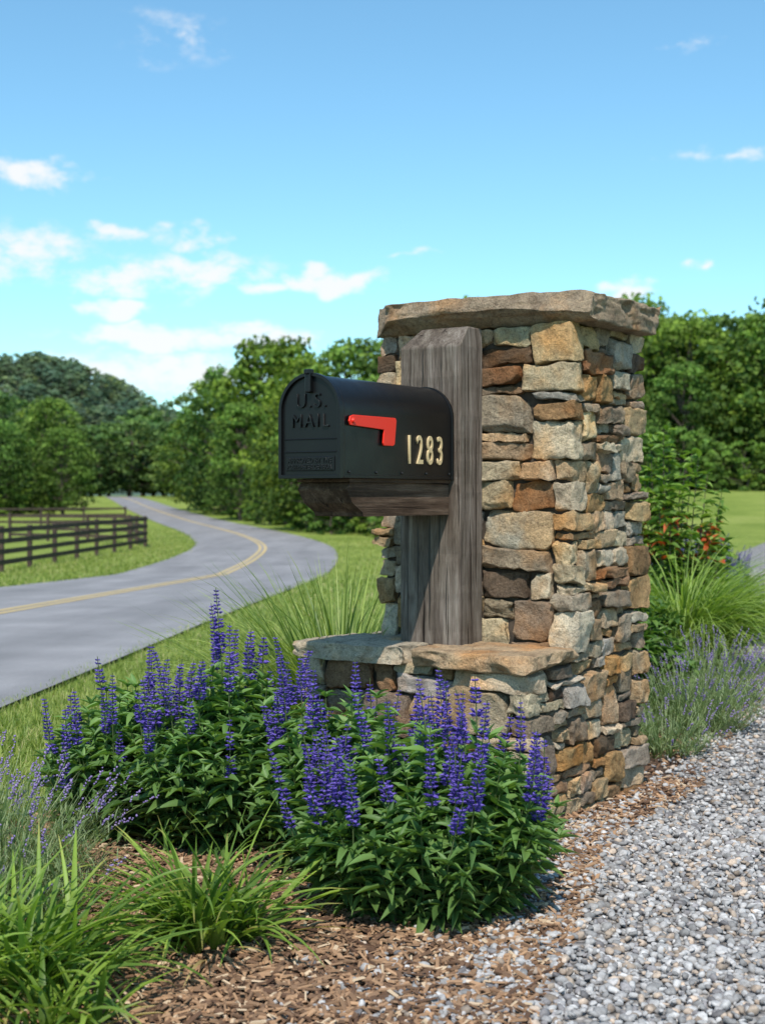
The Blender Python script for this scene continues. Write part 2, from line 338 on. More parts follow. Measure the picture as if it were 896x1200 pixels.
def wall_block(mb,x0,x1,y0,y1,z0,z1,uw=.04,uh=.034):
    nx=round((x1-x0)/uw);ny=round((y1-y0)/uw);nr_=round((z1-z0)/uh);ux=(x1-x0)/nx;uy=(y1-y0)/ny;uz=(z1-z0)/nr_
    k1=ny;k2=ny+nx;k3=2*ny+nx;cols=2*(nx+ny)
    zo=[0]+[random.uniform(-.008,.008) for _ in range(nr_-1)]+[0]
    for c,r,ww,hh in pack(cols,nr_,[k1,k2,k3],{0,2,3}):
        dep=random.uniform(.09,.13);pr=random.uniform(-.016,.018);g=.0030
        za=z0+r*uz+zo[r]+g+random.uniform(-.002,.002);zb=z0+(r+hh)*uz+zo[r+hh]-g+random.uniform(-.002,.002)
        a,b=c,c+ww
        j1=random.uniform(-.003,.003)
        if b<=k1: X=(x0-pr,x0+dep);Y=(y1-b*uy+g,y1-a*uy-g)
        elif a<k1: X=(x0-pr,x0+(b-k1)*ux-g);Y=(y0-pr,y1-a*uy-g)
        elif b<=k2: X=(x0+(a-k1)*ux+g+j1,x0+(b-k1)*ux-g);Y=(y0-pr,y0+dep)
        elif a<k2: X=(x0+(a-k1)*ux+g,x1+pr);Y=(y0-pr,y0+(b-k2)*uy-g)
        elif b<=k3: X=(x1-dep,x1+pr);Y=(y0+(a-k2)*uy+g+j1,y0+(b-k2)*uy-g)
        elif a<k3: X=(x1-(b-k3)*ux+g,x1+pr);Y=(y0+(a-k2)*uy+g,y1+pr)
        else: X=(x1-(b-k3)*ux+g,x1-(a-k3)*ux-g);Y=(y1-dep,y1+pr)
        seen=b>k1 and a<k3
        stone(mb,sum(X)/2,sum(Y)/2,(za+zb)/2,(X[1]-X[0])/2,(Y[1]-Y[0])/2,(zb-za)/2,palc(),14 if seen else 9,r=random.uniform(.003,.008),a1=random.uniform(.006,.013),a2=random.uniform(.006,.012),skew=.12,facets=10)
TH=-R(34.5);Bx,By=.467,4.346
pil=empty('stone_mailbox_pillar',(Bx,By,0),TH)
mb=MB();wall_block(mb,-.9,0,0,.9,-.03,.53);mb.obj('base_stones',M_stone,pil)
mb=MB();wall_block(mb,-.81,0,.313,.9,.53,1.69);mb.obj('column_stones',M_stone,pil)
mb=MB();box(mb,-.870,-.030,.030,.870,-.05,.515);box(mb,-.780,-.030,.343,.870,.515,1.68);mb.obj('mortar_core',M_core,pil)
mb=MB();stone(mb,-.405,.605,1.739,.466,.36,.052,(.37,.285,.205),44,r=.010,a1=.007,a2=.007,layered=.013,facets=12,chips_=46);mb.obj('cap_slab',M_stone,pil)
mb=MB()
for a,b,c in((-.930,-.475,(.54,.46,.35)),(-.467,.020,(.54,.39,.25))):
    stone(mb,(a+b)/2,.135,.556,(b-a)/2,.172,.030,c,44,r=.008,a1=.007,a2=.006,layered=.010,facets=8,chips_=24)
stone(mb,-.875,.6,.553,.05,.28,.024,(.4,.36,.28),9,r=.012)
mb.obj('ledge_slabs',M_stone,pil)

# ---------------------------------------------------------------- wooden post and bracket
def bev(o,w=.004,seg=2):
    m=o.modifiers.new('bevel','BEVEL');m.width=w;m.segments=seg;m.limit_method='ANGLE';m.angle_limit=R(40);return o
post=empty('wooden_post',(Bx,By,0),TH)
mb=MB();x0,x1,y0,y1,z0,z1=-.594,-.348,.150,.302,.578,1.684
n=40;zs=np.linspace(z0,z1-.07,n)
ring=lambda ix0,ix1,iy0,iy1,z:[(ix0,iy0,z),(ix1,iy0,z),(ix1,iy1,z),(ix0,iy1,z)]
V=[];
for z in zs:
    j=lambda:random.uniform(-.0011,.0011)
    V+=ring(x0+j(),x1+j(),y0+j(),y1,z)
V+=ring(x0+.05,x1-.004,y0+.06,y1,z1)
F=[]
for i in range(n):
    for k in range(4): a=i*4+k;b=i*4+(k+1)%4;F.append((a,b,b+4,a+4))
F.append((0,3,2,1));F.append(tuple(n*4+k for k in range(4)))
mb.add(V,F,smooth=False);bev(mb.obj('post_timber',M_wood,post),.006,3)
mb=MB()
def crack(front,c0,za,ln,wmax):
    pts=12;V=[];w=0
    for i in range(pts):
        t=i/(pts-1);wd=wmax*math.sin(math.pi*t)**.7+.0003;w+=random.uniform(-.0014,.0014)
        if front: V+=[(c0+w-wd,y0-.0024,za+ln*t),(c0+w+wd,y0-.0024,za+ln*t)]
        else: V+=[(x1+.0024,c0+w-wd,za+ln*t),(x1+.0024,c0+w+wd,za+ln*t)]
    mb.add(V,[(2*i,2*i+1,2*i+3,2*i+2) for i in range(pts-1)],smooth=False)
for xx,za,ln,wd in((-.47,.63,.42,.0032),(-.52,.7,.3,.0016),(-.43,.85,.2,.002),(-.56,.6,.35,.0014),(-.4,.62,.25,.0016),(-.50,1.47,.14,.002),(-.42,1.45,.13,.0012)): crack(True,xx,za,ln,wd)
for yy,za,ln,wd in((.22,.66,.38,.003),(.25,.8,.6,.0018),(.18,1.05,.35,.0018),(.27,1.2,.35,.0015),(.2,1.4,.2,.0016)): crack(False,yy,za,ln,wd)
M_crack,nt2,bs2=mat('crack_dark');bs2.inputs['Base Color'].default_value=(.012,.009,.007,1)
mb.obj('timber_cracks',M_crack,post)
def prism(mb,prof,x0,x1):
    n=len(prof);V=[(x0,y,z) for y,z in prof]+[(x1,y,z) for y,z in prof]
    mb.add(V,[(i,(i+1)%n,n+(i+1)%n,n+i) for i in range(n)],smooth=False)
    mb.add(V,[tuple(range(n))[::-1],tuple(range(n,2*n))],smooth=False)
mb=MB();prism(mb,[(.149,1.139),(-.43,1.139),(-.445,1.118),(-.415,1.075),(-.36,1.045),(-.355,1.032),(.149,1.032)],-.585,-.394);bev(mb.obj('bracket_beam',M_woodb,post),.005,2)
mb=MB();prism(mb,[(.149,1.1505),(-.44,1.1505),(-.44,1.1395),(.149,1.1395)],-.592,-.386);bev(mb.obj('bracket_board',M_woodb,post),.002,1)

# ---------------------------------------------------------------- mailbox
mbx=empty('mailbox',(Bx,By,0),TH)
CX=-.4885;Z0=1.1525
def arch(hw,h1,n=28,zo=0.0):
    pts=[(-hw,zo)];
    for i in range(n+1):
        a=math.pi-math.pi*i/n;pts.append((hw*math.cos(a),h1+hw*math.sin(a)))
    pts.append((hw,zo));return pts
def arch_solid(name,hw,h1,ya,yb,m,zo=0.0,bw=.003,parent=mbx):
    p=arch(hw,h1,zo=zo);n=len(p);mb=MB()
    V=[(CX+x,ya,Z0+z) for x,z in p]+[(CX+x,yb,Z0+z) for x,z in p]
    mb.add(V,[(i,(i+1)%n,n+(i+1)%n,n+i) for i in range(n)],smooth=True)
    mb.add(V,[tuple(range(n)),tuple(range(n,2*n))[::-1]],smooth=False)
    me=mb.mesh(name,[m]);b=bmesh.new();b.from_mesh(me);bmesh.ops.remove_doubles(b,verts=b.verts,dist=1e-5);bmesh.ops.recalc_face_normals(b,faces=b.faces);b.to_mesh(me);b.free()
    o=mkobj(name,me,parent);bev(o,bw,2);o.modifiers.new('wn','WEIGHTED_NORMAL');return o
def arch_ring(name,hw,h1,t,ya,yb,m,zo=0.0):
    p=arch(hw,h1,zo=zo);q=arch(hw-t,h1,zo=zo+t);n=len(p);mb=MB()
    V=[(CX+x,y,Z0+z) for y in(ya,yb) for pr in(p,q) for x,z in pr]
    F=[]
    for i in range(n):
        j=(i+1)%n
        F+=[(i,j,n+j,n+i),(2*n+i,3*n+i,3*n+j,2*n+j),(i,2*n+i,2*n+j,j),(n+i,n+j,3*n+j,3*n+i)]
    mb.add(V,F,smooth=False);me=mb.mesh(name,[m]);b=bmesh.new();b.from_mesh(me);bmesh.ops.recalc_face_normals(b,faces=b.faces);b.to_mesh(me);b.free()
    return bev(mkobj(name,me,mbx),.0015,2)
HW=.1135;H1=.205
arch_solid('body',HW,H1,.148,-.492,M_black)
arch_ring('rear_rim',HW+.004,H1,.012,.149,.136,M_black,-.001)
arch_solid('door_flange',HW+.0045,H1,-.486,-.505,M_black,-.001,.004)
arch_ring('door_rim',HW+.0055,H1,.011,-.498,-.515,M_black,-.002)
mb=MB();box(mb,CX-.093,CX+.093,-.5085,-.504,Z0+.022,Z0+.066);box(mb,CX-.1,CX+.1,-.508,-.504,Z0+.078,Z0+.083);box(mb,CX-.1,CX+.1,-.508,-.504,Z0+.118,Z0+.122);bev(mb.obj('door_embossed_panel',M_black,mbx),.002,2)
mb=MB();box(mb,CX-.011,CX+.011,-.522,-.500,Z0+.262,Z0+.335);box(mb,CX-.009,CX+.009,-.53,-.514,Z0+.318,Z0+.334);bev(mb.obj('door_latch',M_black,mbx),.004,2)
mb=MB();box(mb,CX-HW-.002,CX+HW+.002,-.485,.145,Z0-.001,Z0+.010);bev(mb.obj('bottom_hem',M_black,mbx),.0015,1)
def text(name,body,size,loc,rot,m,ext=.001,sx=1,off=0,parent=mbx,sp=1):
    c=bpy.data.curves.new(name,'FONT');c.body=body;c.size=size;c.extrude=ext;c.offset=off;c.align_x='CENTER';c.align_y='CENTER';c.space_character=sp;c.bevel_depth=.0005
    c.materials.append(m);o=mkobj(name,c,parent,loc,rot);o.scale=(sx,1,1);return o
text('lettering_us','U.S.',.064,(CX+.004,-.507,Z0+.236),(R(90),0,0),M_black,.0036,.95,-.0008,sp=1.25)
text('lettering_mail','MAIL',.060,(CX,-.507,Z0+.174),(R(90),0,0),M_black,.0036,.95,-.0008,sp=1.25)
text('lettering_approved','APPROVED BY THE',.0235,(CX,-.5088,Z0+.053),(R(90),0,0),M_black,.0014,.85)
text('lettering_postmaster','POSTMASTER GENERAL',.0195,(CX,-.5088,Z0+.033),(R(90),0,0),M_black,.0014,.85)
SX=CX+HW
for i,d in enumerate('1283'):
    text('digit_%d'%(i+1),d,.134,(SX+.0025,-.128+i*.062,1.243),(R(90),0,R(90)),M_gold,.0022,.6,.0004)
def plate(name,pts,x0,x1,m):
    mb=MB();prism(mb,pts,x0,x1);me=mb.mesh(name,[m]);b=bmesh.new();b.from_mesh(me);bmesh.ops.remove_doubles(b,verts=b.verts,dist=1e-5);bmesh.ops.recalc_face_normals(b,faces=b.faces);b.to_mesh(me);b.free()
    return bev(mkobj(name,me,mbx),.0015,2)
plate('flag',[(-.468,1.314),(-.474,1.326),(-.468,1.341),(-.45,1.346),(-.222,1.346),(-.216,1.338),(-.226,1.262),(-.236,1.256),(-.287,1.256),(-.291,1.264),(-.285,1.306),(-.40,1.311)],SX+.006,SX+.012,M_red)
bmv=bpy.data.meshes.new('flag_pivot');b=bmesh.new();bmesh.ops.create_cone(b,segments=20,radius1=.009,radius2=.006,depth=.008,cap_ends=True);b.to_mesh(bmv);b.free();bmv.materials.append(M_red)
mkobj('flag_pivot',bmv,mbx,(SX+.015,-.455,1.328),(0,R(90),0))
sc_me=bpy.data.meshes.new('rivet');b=bmesh.new();bmesh.ops.create_uvsphere(b,u_segments=12,v_segments=6,radius=.0045);b.to_mesh(sc_me);b.free();sc_me.materials.append(M_screw)
for i,y in enumerate(np.linspace(-.46,.12,5)): mkobj('rivet_%d'%i,sc_me,mbx,(SX+.002,y,Z0+.018))

# ---------------------------------------------------------------- gravel stones & mulch
def ico(sub):
    b=bmesh.new();bmesh.ops.create_icosphere(b,subdivisions=sub,radius=1);V=np.array([v.co for v in b.verts]);F=np.array([[v.index for v in f.verts] for f in b.faces]);b.free();return V,F
I2=ico(2);I1=ico(1)
def off_pillar(x,y,m=.012):
    c,s=math.cos(-TH),math.sin(-TH);lx=(x-Bx)*c-(y-By)*s;ly=(x-Bx)*s+(y-By)*c
    return ~((lx<m)&(lx>-.95)&(ly>-m)&(ly<.92))
def pebbles(mb,N,ya,yb,width,rlo,rhi,tmpl,spill=.05):
    y=rng.uniform(ya,yb,N);x=gedge(y)+rng.uniform(0,1,N)*width-np.abs(rng.normal(0,spill,N))
    ok=off_pillar(x,y);x=x[ok];y=y[ok];n=len(x)
    r=rng.uniform(rlo,rhi,n)*rng.choice([.75,.9,1,1.35],n)
    for v in range(4):
        sel=np.arange(n)%4==v;m=sel.sum();V=tmpl[0]*(1+rng.normal(0,.13,(len(tmpl[0]),1)))
        Rz=randrot(m);sc=np.stack([np.ones(m),rng.uniform(.6,.95,m),rng.uniform(.4,.7,m)],1)
        Rm=Rz*sc[:,None,:]*r[sel][:,None,None]
        Rm[:,2,:]*=.75
        T=np.stack([x[sel],y[sel],gz(x[sel],y[sel])+.014+rng.uniform(0,.010,m)],1)
        g=rng.uniform(.2,.52,m)[:,None]*np.array([[1,.95,.925]]);hot=rng.random(m)
        g[hot<.18]*=np.array([1.1,.9,.72]);g[(hot>.18)&(hot<.28)]*=np.array([.6,.58,.6]);g[hot>.95]*=1.3
        mb.inst(V,tmpl[1],Rm,T,np.clip(g,0,.66))
mb=MB();pebbles(mb,15000,2.3,4.6,1.6,.0075,.014,I2);pebbles(mb,12000,4.6,8.5,2.1,.009,.016,I1);pebbles(mb,8000,8.5,20,2.6,.014,.022,I1,.1)
pebbles(mb,2300,2.4,5.2,.02,.005,.011,I2,.19);mb.obj('gravel_stones',M_peb)
CB=np.array([(x,y,z) for z in(-1,1) for y in(-1,1) for x in(-1,1)],float);CB[4:,:2]*=.8;CBF=np.array([(0,2,3,1),(4,5,7,6),(0,1,5,4),(2,6,7,3),(0,4,6,2),(1,3,7,5)])
def chips(mb,N,ya,yb,xlo,lr=(.006,.021)):
    y=rng.uniform(ya,yb,N);lo=np.maximum(bleft(y),xlo);x=rng.uniform(0,1,N)*(gedge(y)+.16-lo)+lo
    a=rng.uniform(0,2*math.pi,N);d=np.stack([np.cos(a),np.sin(a),rng.normal(0,.28,N)],1);up=norm(np.stack([rng.normal(0,.35,N),rng.normal(0,.35,N),np.ones(N)],1))
    sc=np.stack([rng.uniform(.002,.006,N),rng.uniform(*lr,N),rng.uniform(.001,.0025,N)],1)
    t=rng.random(N);C=mixc((.08,.039,.021),(.40,.235,.13),t**1.25);C[rng.random(N)<.08]=(.52,.38,.25)
    T=np.stack([x,y,gz(x,y)+.012+rng.uniform(0,.016,N)],1)
    mb.inst(CB,CBF,basis(d,up,sc),T,C,smooth=False)
mb=MB();chips(mb,34000,2.4,5.2,-1.4);chips(mb,1500,2.4,4.2,-1.2,(.02,.04));chips(mb,5000,5.2,9,-1.4);mb.obj('mulch_chips',M_chip)

# ---------------------------------------------------------------- blades
def blades(mb,P,az,e0,bend,length,width,C,S=7,fold=.35,tipc=None,mat=0,wprof=None,twist=.35):
    N=len(P);tau=np.linspace(0,1,S);ang=e0[:,None]-bend[:,None]*tau[None]**1.3
    ds=length[:,None]/(S-1);dh=np.cos(ang)*ds;dv=np.sin(ang)*ds
    H=np.concatenate([np.zeros((N,1)),np.cumsum(dh[:,:-1],1)],1);Vv=np.concatenate([np.zeros((N,1)),np.cumsum(dv[:,:-1],1)],1)
    ca,sa=np.cos(az)[:,None],np.sin(az)[:,None]
    wob=rng.normal(0,.02,(N,1))*length[:,None]*tau[None]**2*3
    cx=P[:,0:1]+ca*H-sa*wob;cy=P[:,1:2]+sa*H+ca*wob;cz=P[:,2:3]+Vv
    prof=(np.minimum(1,.55+tau*1.6)*(1-tau**2.6)+.03) if wprof is None else wprof
    hw=width[:,None]*.5*prof[None];tw=rng.normal(0,twist,(N,1))
    sxv=-sa*np.cos(tw);syv=ca*np.cos(tw);szv=np.sin(tw)*np.ones_like(ca)
    nz=hw*fold
    Lp=np.stack([cx-sxv*hw,cy-syv*hw,cz-szv*hw+nz*np.cos(ang)],-1);Cp=np.stack([cx,cy,cz],-1);Rp=np.stack([cx+sxv*hw,cy+syv*hw,cz+szv*hw+nz*np.cos(ang)],-1)
    V=np.stack([Lp,Cp,Rp],2).reshape(N,-1,3)
    f=[]
    for i in range(S-1): a=i*3;f+=[(a,a+1,a+4,a+3),(a+1,a+2,a+5,a+4)]
    f=np.array(f);F=(f[None]+(np.arange(N)*S*3)[:,None,None]).reshape(-1,4)
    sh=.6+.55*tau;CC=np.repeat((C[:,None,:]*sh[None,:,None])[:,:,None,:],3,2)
    if tipc is not None:
        k=(np.clip(tau-.8,0,1)*5)[None,:,None,None]*.7*(rng.random((N,1,1,1))<.35);CC=CC*(1-k)+np.array(tipc)*k
    mb.add(V.reshape(-1,3),F,CC.reshape(-1,3),mat,True)
    return np.stack([cx,cy,cz],-1)
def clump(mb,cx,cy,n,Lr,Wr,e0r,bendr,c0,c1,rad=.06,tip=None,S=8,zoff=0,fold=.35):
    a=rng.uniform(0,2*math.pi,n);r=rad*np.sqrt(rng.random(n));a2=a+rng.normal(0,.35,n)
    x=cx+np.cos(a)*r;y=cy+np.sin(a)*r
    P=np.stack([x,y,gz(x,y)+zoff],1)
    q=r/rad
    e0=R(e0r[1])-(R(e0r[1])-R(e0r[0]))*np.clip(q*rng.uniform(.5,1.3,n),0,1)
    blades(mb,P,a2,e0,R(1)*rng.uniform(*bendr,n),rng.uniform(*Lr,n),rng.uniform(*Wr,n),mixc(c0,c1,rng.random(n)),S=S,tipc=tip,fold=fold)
def daylily(cx,cy,n,L0,rad=.1,name='daylily_clump'):
    mb=MB();k_=8
    for k in range(k_):
        a=k*2*math.pi/k_+.3;rr=rad*random.uniform(.3,1.15)
        clump(mb,cx+rr*math.cos(a),cy+rr*math.sin(a),n//k_,(L0*.45,L0),(.010,.018),(40,88),(25,125),(.06,.13,.02),(.28,.40,.065),.03,(.55,.4,.14),S=10,fold=.6)
    clump(mb,cx,cy,n//8,(L0*.4,L0*.8),(.006,.013),(5,50),(20,70),(.38,.31,.1),(.55,.42,.2),.1,fold=.5)
    mb.obj(name,M_blade)
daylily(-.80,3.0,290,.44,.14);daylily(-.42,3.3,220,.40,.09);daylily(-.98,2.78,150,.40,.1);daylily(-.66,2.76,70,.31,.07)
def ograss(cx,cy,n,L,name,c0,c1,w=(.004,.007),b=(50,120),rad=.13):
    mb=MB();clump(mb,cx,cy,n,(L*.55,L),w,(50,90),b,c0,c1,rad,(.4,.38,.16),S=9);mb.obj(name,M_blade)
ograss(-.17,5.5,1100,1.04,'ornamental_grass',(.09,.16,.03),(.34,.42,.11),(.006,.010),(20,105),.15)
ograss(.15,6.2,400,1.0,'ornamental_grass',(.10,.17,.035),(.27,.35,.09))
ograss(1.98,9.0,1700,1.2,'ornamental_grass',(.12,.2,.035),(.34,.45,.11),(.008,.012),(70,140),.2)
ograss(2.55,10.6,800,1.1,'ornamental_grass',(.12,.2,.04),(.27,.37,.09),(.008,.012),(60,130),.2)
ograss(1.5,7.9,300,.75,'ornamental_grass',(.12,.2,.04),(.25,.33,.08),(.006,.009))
OCT=np.array([(1,0,0),(-1,0,0),(0,1,0),(0,-1,0),(0,0,1),(0,0,-1)],float);OCTF=np.array([(0,2,4),(2,1,4),(1,3,4),(3,0,4),(2,0,5),(1,2,5),(3,1,5),(0,3,5)])
def lavender(cx,cy,n,L,rad,fl=.6,name='lavender_plant'):
    mb=MB();a=rng.uniform(0,2*math.pi,n);r=rad*np.sqrt(rng.random(n));x=cx+np.cos(a)*r*.6;y=cy+np.sin(a)*r*.6
    P=np.stack([x,y,gz(x,y)],1);e0=R(86)-R(48)*(r/rad)*rng.uniform(.7,1.1,n)
    ln=rng.uniform(L*.6,L,n);C=mixc((.15,.2,.08),(.30,.36,.17),rng.random(n))
    cpts=blades(mb,P,a+rng.normal(0,.3,n),e0,rng.uniform(-.1,.35,n),ln,rng.uniform(.003,.0045,n),C,S=6)
    m=n*9;si=rng.integers(0,n,m);ti=rng.uniform(.05,.75,m)*5;i0=ti.astype(int);f=(ti-i0)[:,None]
    p=cpts[si,i0]*(1-f)+cpts[si,i0+1]*f;aa=rng.uniform(0,6.28,m)
    blades(mb,p,aa,rng.uniform(.3,1.2,m),rng.uniform(0,.6,m),rng.uniform(.03,.055,m),rng.uniform(.003,.005,m),mixc((.15,.22,.09),(.33,.4,.2),rng.random(m)),S=3)
    sel=np.where(rng.random(n)<fl)[0]
    T=[];
    for q in range(8):
        ii=cpts[sel,-2];jj=cpts[sel,-1];d=norm(jj-ii);T.append(jj-d*(q*.0065)+rng.normal(0,.002,(len(sel),3)))
    T=np.concatenate(T);mb.inst(OCT*np.array([.004,.004,.0055]),OCTF,randrot(len(T))*rng.uniform(.6,1.1,len(T))[:,None,None],T,mixc((.16,.11,.3),(.36,.27,.5),rng.random(len(T))),mat=1)
    mb.obj(name,[M_blade,M_petal])
lavender(-1.12,3.75,420,.42,.34,.3);lavender(-1.4,4.2,220,.38,.32,.4);lavender(-.95,3.45,200,.30,.24,.08)
lavender(1.42,6.35,480,.42,.36,.35);lavender(1.75,7.35,400,.46,.40,.5);lavender(1.2,5.75,160,.28,.22,.2)

# ---------------------------------------------------------------- leaves / salvia
def leaf_tmpl(S=5,droop=.35,fold=.22):
    V=[];sh=[]
    for i in range(S+1):
        t=i/S;w=.5*math.sin(math.pi*min(1,t*.93+.05)**.8)*(1-.25*t) if i<S else 0.0
        w=max(w,.0);z=-droop*t*t;V+=[(-w,t,z+fold*w),(0,t,z),(w,t,z+fold*w)];sh+=[1.0,.8,1.0]
    F=[]
    for i in range(S): a=3*i;F+=[(a,a+1,a+4,a+3),(a+1,a+2,a+5,a+4)]
    return np.array(V,float),np.array(F),np.array(sh)
LT=[leaf_tmpl(5,d,f) for d,f in((.25,.3),(.5,.35),(.1,.25))]
def add_leaves(mb,p,d,up,size,wid,C):
    n=len(p);k=rng.integers(0,3,n)
    for j in range(3):
        s=k==j
        if s.sum()==0: continue
        V,F,sh=LT[j];sc=np.stack([wid[s],size[s],size[s]],1);mb.inst(V,F,basis(d[s],up[s],sc),p[s],C[s],sh)
def salvia(cx,cy,rx,ry,n,h,name,flower=.45,hf=.46):
    mb=MB();LP=[];LD=[];LS=[];FT=[];FD=[];FS=[];gb=float(gz(cx,cy))
    for i in range(n):
        q=math.sqrt((i+.5)/n);a=i*2.39996+random.uniform(-.3,.3);dx=math.cos(a)*q;dy=math.sin(a)*q
        base=np.array([cx+dx*rx*.5,cy+dy*ry*.5,gb]);fol=hf*(1-.48*q**2.2)*random.uniform(.74,1.16)
        top=np.array([cx+dx*rx,cy+dy*ry,gb+fol]);isf=random.random()<flower
        ctrl=base*.35+top*.65;ctrl[2]=gb+fol*(.42 if q<.7 else .5)
        ts=np.linspace(0,1,14);pts=[(1-t)**2*base+2*t*(1-t)*ctrl+t*t*top for t in ts]
        tube=list(pts)
        if isf:
            lean=np.array([dx*.16+random.gauss(0,.09),dy*.16+random.gauss(0,.09),1.0]);lean/=np.linalg.norm(lean)
            free=random.uniform(.01,.07);sp=random.uniform(.07,.185)*(h/.66);cur=random.gauss(0,.55)
            side=np.array([math.cos(a),math.sin(a),0])
            for k in range(1,9):
                l=(free+sp)*k/8;tube.append(top+lean*l+side*cur*l*l*.6)
            nw=int(sp/.0112);fat=random.uniform(.8,1.12)
            for wv in range(nw):
                t=wv/nw;l=free+sp*t;c=top+lean*l+side*cur*l*l*.6
                rad=.0115*fat*(1-.7*t**1.8)*(.75 if wv==0 else 1);m=6 if t<.7 else 5
                if random.random()<(.22 if t<.25 else .08): continue
                for j in range(m):
                    b=j*6.283/m+wv*.6+random.uniform(-.3,.3);u=np.array([math.cos(b),math.sin(b),random.uniform(.1,.8)])
                    FT.append(c+u*rad*np.array([1,1,.3]));FD.append(u);FS.append((1-.5*t)*random.uniform(.7,1.25)*min(fat,1.1))
        tube=np.array(tube);m=len(tube)
        rr=np.linspace(.0032,.0012,m);ang=np.arange(4)*math.pi/2
        V=tube[:,None,:]+np.stack([np.cos(ang),np.sin(ang),0*ang],1)[None]*rr[:,None,None]
        F=[(r*4+k,r*4+(k+1)%4,r*4+4+(k+1)%4,r*4+4+k) for r in range(m-1) for k in range(4)]
        mb.add(V.reshape(-1,3),F,(.12,.16,.06),0)
        pts=np.array(pts);seg=int(max(6,fol/.035))
        for s in range(seg):
            t=(.12 if q<.75 else .02)+(1-(.12 if q<.75 else .02))*s/(seg-1);f=t*13;i0=min(int(f),12);p=pts[i0]*(1-(f-i0))+pts[i0+1]*(f-i0)
            k=4 if s<seg-1 else 6
            for j in range(k):
                b=a+s*1.35+j*6.283/k+random.uniform(-.4,.4);e=random.uniform(-.1,.75) if s<seg-1 else random.uniform(.3,1.1)
                LP.append(p);LD.append((math.cos(b)*math.cos(e)+dx*.25,math.sin(b)*math.cos(e)+dy*.25,math.sin(e)));LS.append(random.uniform(.05,.098)*(1 if s<seg-1 else .6))
    LP=np.array(LP);LD=np.array(LD);LS=np.array(LS);N=len(LP)
    up=norm(np.stack([rng.normal(0,.3,N),rng.normal(0,.3,N),np.ones(N)],1))
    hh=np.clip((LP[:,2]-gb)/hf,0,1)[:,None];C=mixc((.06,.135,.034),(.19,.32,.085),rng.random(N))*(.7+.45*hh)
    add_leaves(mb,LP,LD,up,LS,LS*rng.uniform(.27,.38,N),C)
    FT=np.array(FT);FD=np.array(FD);FS=np.array(FS);N=len(FT)
    V=OCT*np.array([.0042,.0085,.005]);V[2,1]*=1.3
    t=rng.random(N);C=mixc((.045,.03,.2),(.19,.13,.5),t**1.2)
    mb.inst(V,OCTF,basis(FD,None,FS),FT,C,mat=1,smooth=False)
    V=np.array([(-.006,.004,.001),(0,.013,-.003),(.006,.004,.001),(0,.002,.004)]);mb.inst(V,np.array([(0,1,2,3)]),basis(FD,None,FS),FT,C*1.25,mat=1,smooth=False)
    return mb.obj(name,[M_leaf,M_petal])
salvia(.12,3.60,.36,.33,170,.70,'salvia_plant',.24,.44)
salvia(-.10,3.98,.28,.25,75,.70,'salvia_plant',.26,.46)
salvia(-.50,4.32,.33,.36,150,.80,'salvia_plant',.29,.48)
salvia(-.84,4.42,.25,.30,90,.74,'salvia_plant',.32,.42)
salvia(2.7,12.2,.5,.6,120,.9,'salvia_plant',.7,.55);salvia(3.3,14,.5,.6,100,.9,'salvia_plant',.7,.6)

# ---------------------------------------------------------------- lawn blades
def lawn(mb,N,ya,yb,xl,xr,L,W):
    u=rng.random(N);y=1/(1/ya*(1-u)+1/yb*u);x=xl(y)+(xr(y)-xl(y))*rng.random(N)
    ok=~((x>bleft(y)+rng.normal(0,.05,N))&(x<gedge(y)+3.4));x=x[ok];y=y[ok];n=len(x);s=np.clip(y/8,1,4)
    P=np.stack([x,y,gz(x,y)],1);C=mixc((.13,.21,.035),(.38,.43,.11),rng.random(n));C[rng.random(n)<.1]=(.52,.46,.22)
    blades(mb,P,rng.uniform(0,6.28,n),rng.uniform(.8,1.5,n),rng.uniform(.2,1.2,n),rng.uniform(.4,1,n)*L*np.sqrt(s),W*s*rng.uniform(.7,1.2,n),C,S=3,wprof=np.array([1,.8,.05]))
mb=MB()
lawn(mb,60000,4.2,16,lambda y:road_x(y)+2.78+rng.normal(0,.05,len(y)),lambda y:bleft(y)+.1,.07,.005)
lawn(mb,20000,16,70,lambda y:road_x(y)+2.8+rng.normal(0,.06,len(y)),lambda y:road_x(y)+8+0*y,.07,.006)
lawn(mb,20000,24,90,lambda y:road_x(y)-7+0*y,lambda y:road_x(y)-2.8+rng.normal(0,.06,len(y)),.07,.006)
mb.obj('lawn_grass',M_blade)

